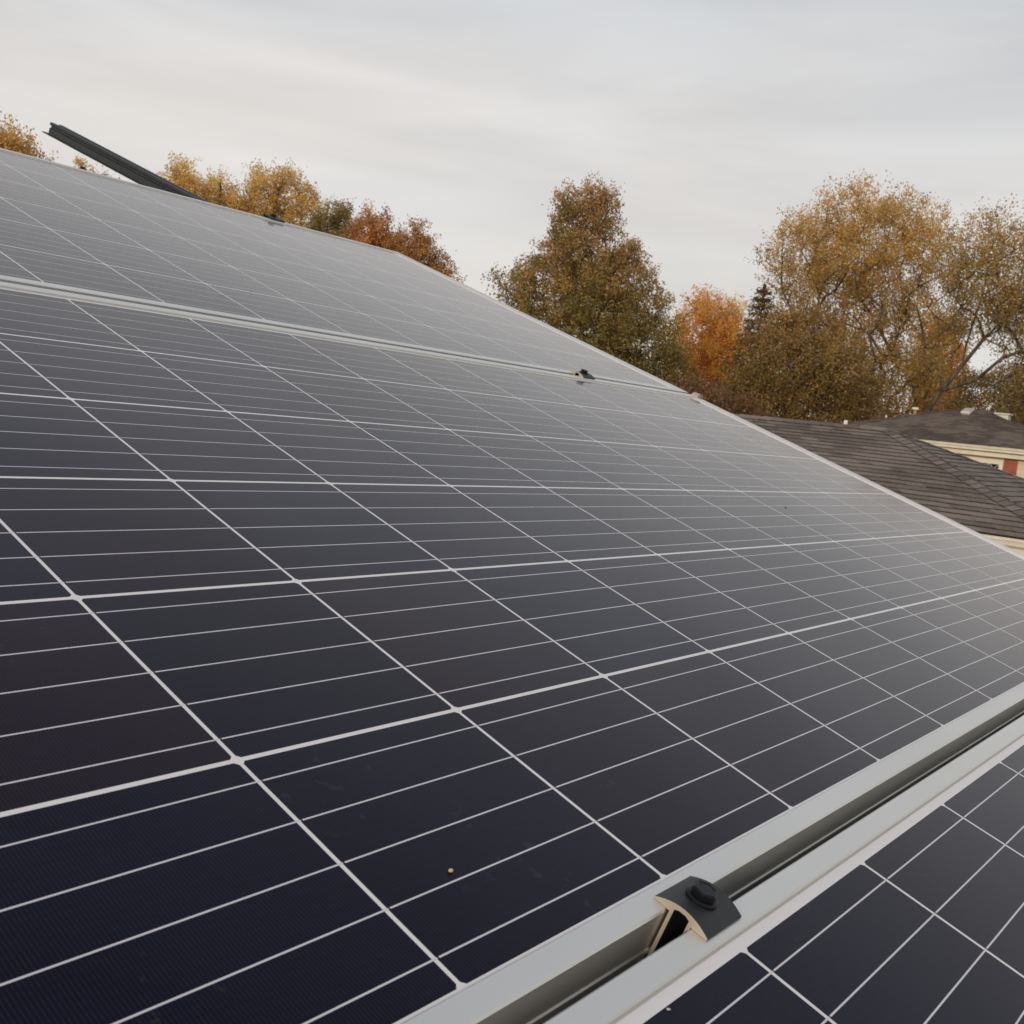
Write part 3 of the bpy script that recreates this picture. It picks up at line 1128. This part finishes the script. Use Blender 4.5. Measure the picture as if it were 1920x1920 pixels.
tree('poplar_tree', 'large golden-olive poplar with spreading feathery crown', [
    (352, 1535, 1745), (376, 1492, 1785), (420, 1450, 1805), (465, 1432, 1830), (520, 1440, 1845), (590, 1452, 1830), (670, 1490, 1810), (750, 1520, 1770), (820, 1540, 1750)],
    43, pal((0, (.13, .085, .026)), (.3, (.20, .127, .033)), (.7, (.27, .17, .042)), (1, (.29, .185, .056)), mixin=(.20, .14, .06), pmix=.2),
    4, n_clump=680, leaves=64, leaf=.135, spread=.45, tuft=.62, upright=.85, gap=.12, base_px=1640, leaf_in=1.9)
tree('willow_tree', 'thin-leaved tree at the right edge with bare leaning limbs showing', [
    (402, 1840, 1925), (430, 1780, 1980), (480, 1752, 2030), (560, 1765, 2060), (610, 1820, 2060), (660, 1870, 2060), (740, 1860, 2060), (800, 1850, 2040)],
    37, pal((0, (.13, .092, .028)), (.5, (.185, .125, .036)), (1, (.25, .160, .046)), mixin=(.14, .11, .04), pmix=.2),
    5, n_clump=430, leaves=42, leaf=.12, spread=.5, tuft=.6, upright=.5, gap=.32, base_px=1705, trunk_to=.0, trunk_r=.11,
    limbs=[[(1722, 800, 0), (1762, 735, .2), (1800, 690, .3), (1845, 632, .5), (1900, 585, .6), (1950, 520, .6)],
           [(1762, 735, .2), (1830, 708, -.4), (1880, 668, -.6), (1960, 640, -.7)],
           [(1800, 690, .3), (1818, 610, .5), (1850, 520, .8), (1862, 450, .9)],
           [(1760, 760, 0), (1830, 745, .6), (1900, 700, 1.), (1970, 690, 1.2)]])
tree('broadleaf_tree', 'yellow-gold tree glowing behind the big poplar', [
    (590, 1742, 1790), (640, 1705, 1812), (710, 1690, 1822), (790, 1680, 1830), (830, 1680, 1830)],
    54, pal((0, (.30, .17, .026)), (1, (.38, .20, .028)), mixin=ORANGE, pmix=.15), 6, n_clump=200, leaves=60, leaf=.16, spread=.5, tuft=.5)
tree('broadleaf_tree', 'low green-brown tree behind the far house roof', [
    (690, 1850, 1960), (730, 1790, 2000), (790, 1740, 2020), (850, 1740, 2020)],
    48, pal((0, (.10, .075, .022)), (1, (.16, .11, .030)), mixin=GOLD, pmix=.10), 7, n_clump=240, leaves=56, leaf=.15, spread=.5, tuft=.45)
tree('shrub', 'dark red-brown shrub showing above the near house ridge', [
    (716, 1290, 1340), (745, 1270, 1395), (780, 1250, 1440), (830, 1250, 1440)],
    30, pal((0, (.085, .042, .022)), (1, (.125, .060, .030)), mixin=(.08, .06, .022), pmix=.3), 8, n_clump=200, leaves=60, leaf=.12, spread=.35, tuft=.3, cat='shrub')

# trees beyond the top edge of the panels
tree('larch_tree', 'spiky olive-gold tree at the left edge above the panel', [
    (222, -24, 14), (243, -46, 50), (268, -80, 88), (292, -90, 112), (380, -110, 96)],
    34, pal((0, (.20, .14, .040)), (.7, (.29, .185, .055)), (1, (.36, .23, .08)), mixin=(.30, .15, .035), pmix=.2), 9, n_clump=240, leaves=60, leaf=.13, spread=.22, tuft=.75, upright=1.9)
tree('larch_tree', 'single narrow golden spire left of the bare rail', [
    (276, 156, 163), (310, 149, 171), (345, 142, 180), (420, 130, 190)],
    36, pal((0, (.26, .17, .05)), (1, (.36, .23, .07))), 10, n_clump=34, leaves=48, leaf=.11, spread=.07, tuft=.32, upright=2.0)
tree('larch_tree', 'small olive spire just below the bare rail', [
    (306, 205, 213), (332, 196, 222), (360, 188, 232), (430, 178, 245)],
    37, pal((0, (.15, .11, .034)), (1, (.20, .14, .045))), 11, n_clump=26, leaves=36, leaf=.11, spread=.07, tuft=.32, upright=1.4)
tree('broadleaf_tree', 'orange tree tip touching the bare rail', [
    (300, 326, 352), (325, 306, 378), (365, 288, 398), (440, 280, 405)],
    44, pal((0, (.34, .20, .050)), (1, (.42, .26, .085))), 12, n_clump=130, leaves=60, leaf=.13, spread=.3, tuft=.55, upright=1.1)
tree('broadleaf_tree', 'amber tree between the orange tip and the round golden tree', [
    (318, 392, 428), (345, 364, 452), (390, 345, 470), (470, 335, 480)],
    45, pal((0, (.32, .195, .050)), (1, (.39, .25, .085))), 13, n_clump=150, leaves=60, leaf=.13, spread=.3, tuft=.5, upright=1.0)
tree('broadleaf_tree', 'round golden tree behind the small end clamp', [
    (322, 472, 566), (342, 448, 602), (385, 436, 618), (430, 434, 628), (520, 440, 640)],
    46, pal((0, (.19, .12, .030)), (.6, (.31, .20, .052)), (1, (.38, .25, .085))), 14, n_clump=260, leaves=62, leaf=.14, spread=.35, tuft=.55, upright=.9)
tree('broadleaf_tree', 'olive-green tree right of the round golden tree', [
    (384, 616, 652), (405, 586, 674), (440, 572, 690), (540, 572, 695)],
    43, pal((0, (.11, .085, .026)), (1, (.17, .125, .042))), 15, n_clump=150, leaves=60, leaf=.13, spread=.32, tuft=.45, upright=.8)
tree('maple_tree', 'rust-red maple right of the olive-green tree', [
    (384, 682, 704), (405, 668, 728), (430, 652, 740), (470, 646, 752), (560, 650, 760)],
    41, pal((0, (.23, .10, .028)), (.6, (.26, .120, .034)), (1, (.23, .115, .045))), 16, n_clump=170, leaves=60, leaf=.13, spread=.30, tuft=.36, upright=.6)
tree('maple_tree', 'rust-brown maple beside the right panel edge', [
    (420, 752, 788), (446, 732, 814), (480, 726, 840), (515, 730, 854), (590, 738, 858)],
    40, pal((0, (.20, .10, .028)), (.6, (.23, .12, .034)), (1, (.22, .12, .045))), 17, n_clump=190, leaves=58, leaf=.125, spread=.28, tuft=.34, upright=.5)


# spruce: whorls of drooping boughs clad in short needle sprays
def spruce(label, px, py, D, width, seed):
    rs = np.random.RandomState(seed)
    top = at(px, py, D)
    base = Vector((top.x, top.y, 0))
    root = empty('spruce_tree', base, label=label, cat='tree', group=TREE_GROUP)
    H = top.z
    mb = MB()
    tube_mesh(mb, (0, 0, 0), (0, 0, H * .5), .17, .10, 8)
    tube_mesh(mb, (0, 0, H * .5), (0, 0, H), .10, .012, 8)
    pos, dr, col = [], [], []
    z = H - .25
    while z > H * .22:
        fr2 = (H - z)
        ln = min(width, .14 + fr2 * .40) * rs.uniform(.8, 1.15)
        k = 6 if fr2 < 3 else 8
        a0 = rs.uniform(0, 6.28)
        for i in range(k):
            a = a0 + i * 2 * math.pi / k + rs.normal(0, .18)
            l_ = ln * rs.uniform(.75, 1.15)
            d = np.array([math.cos(a), math.sin(a), 0])
            nseg = 7
            pts = [np.array([0, 0, z]) + d * l_ * t + np.array([0, 0, -.38 * l_ * t + .20 * l_ * t * t]) for t in np.linspace(0, 1, nseg)]
            for p0, p1 in zip(pts[:-1], pts[1:]):
                tube_mesh(mb, p0, p1, .014, .010, 4)
            m_ = int(95 * l_) + 14
            t = rs.uniform(.12, 1, m_)
            base_p = np.array([0, 0, z])[None] + d[None] * (l_ * t)[:, None] + np.stack([0 * t, 0 * t, -.38 * l_ * t + .20 * l_ * t * t], 1)
            sidev = np.array([-d[1], d[0], 0])
            off_ = rs.normal(0, .19, m_) * (1.15 - t)
            base_p += sidev[None] * off_[:, None] * 1.2 + rs.normal(0, .065, (m_, 3))
            pos.append(base_p)
            dr.append(np.repeat((d + np.array([0, 0, -.35]))[None], m_, 0) * 2.0)
            col.append(np.array([.21, .132, .045])[None] * rs.uniform(.6, 1.5, (m_, 1)))
        z -= .24 + .03 * rs.rand()
    # leader
    m_ = 90
    pos.append(np.stack([rs.normal(0, .03, m_), rs.normal(0, .03, m_), H - rs.uniform(0, .5, m_)], 1))
    dr.append(np.repeat(np.array([[0, 0, 1.5]]), m_, 0))
    col.append(np.array([.07, .06, .025])[None] * rs.uniform(.6, 1.4, (m_, 1)))
    mb.build('trunk', M['bark'], root, smooth=True, recalc=False)
    make_leaves('crown', np.concatenate(pos), np.concatenate(dr), .13, np.concatenate(col), root, rs, ratio=.36)
    return root


spruce('narrow dark spruce whose bare tip rises beside the big poplar', 1434, 534, 41, 1.5, 31)
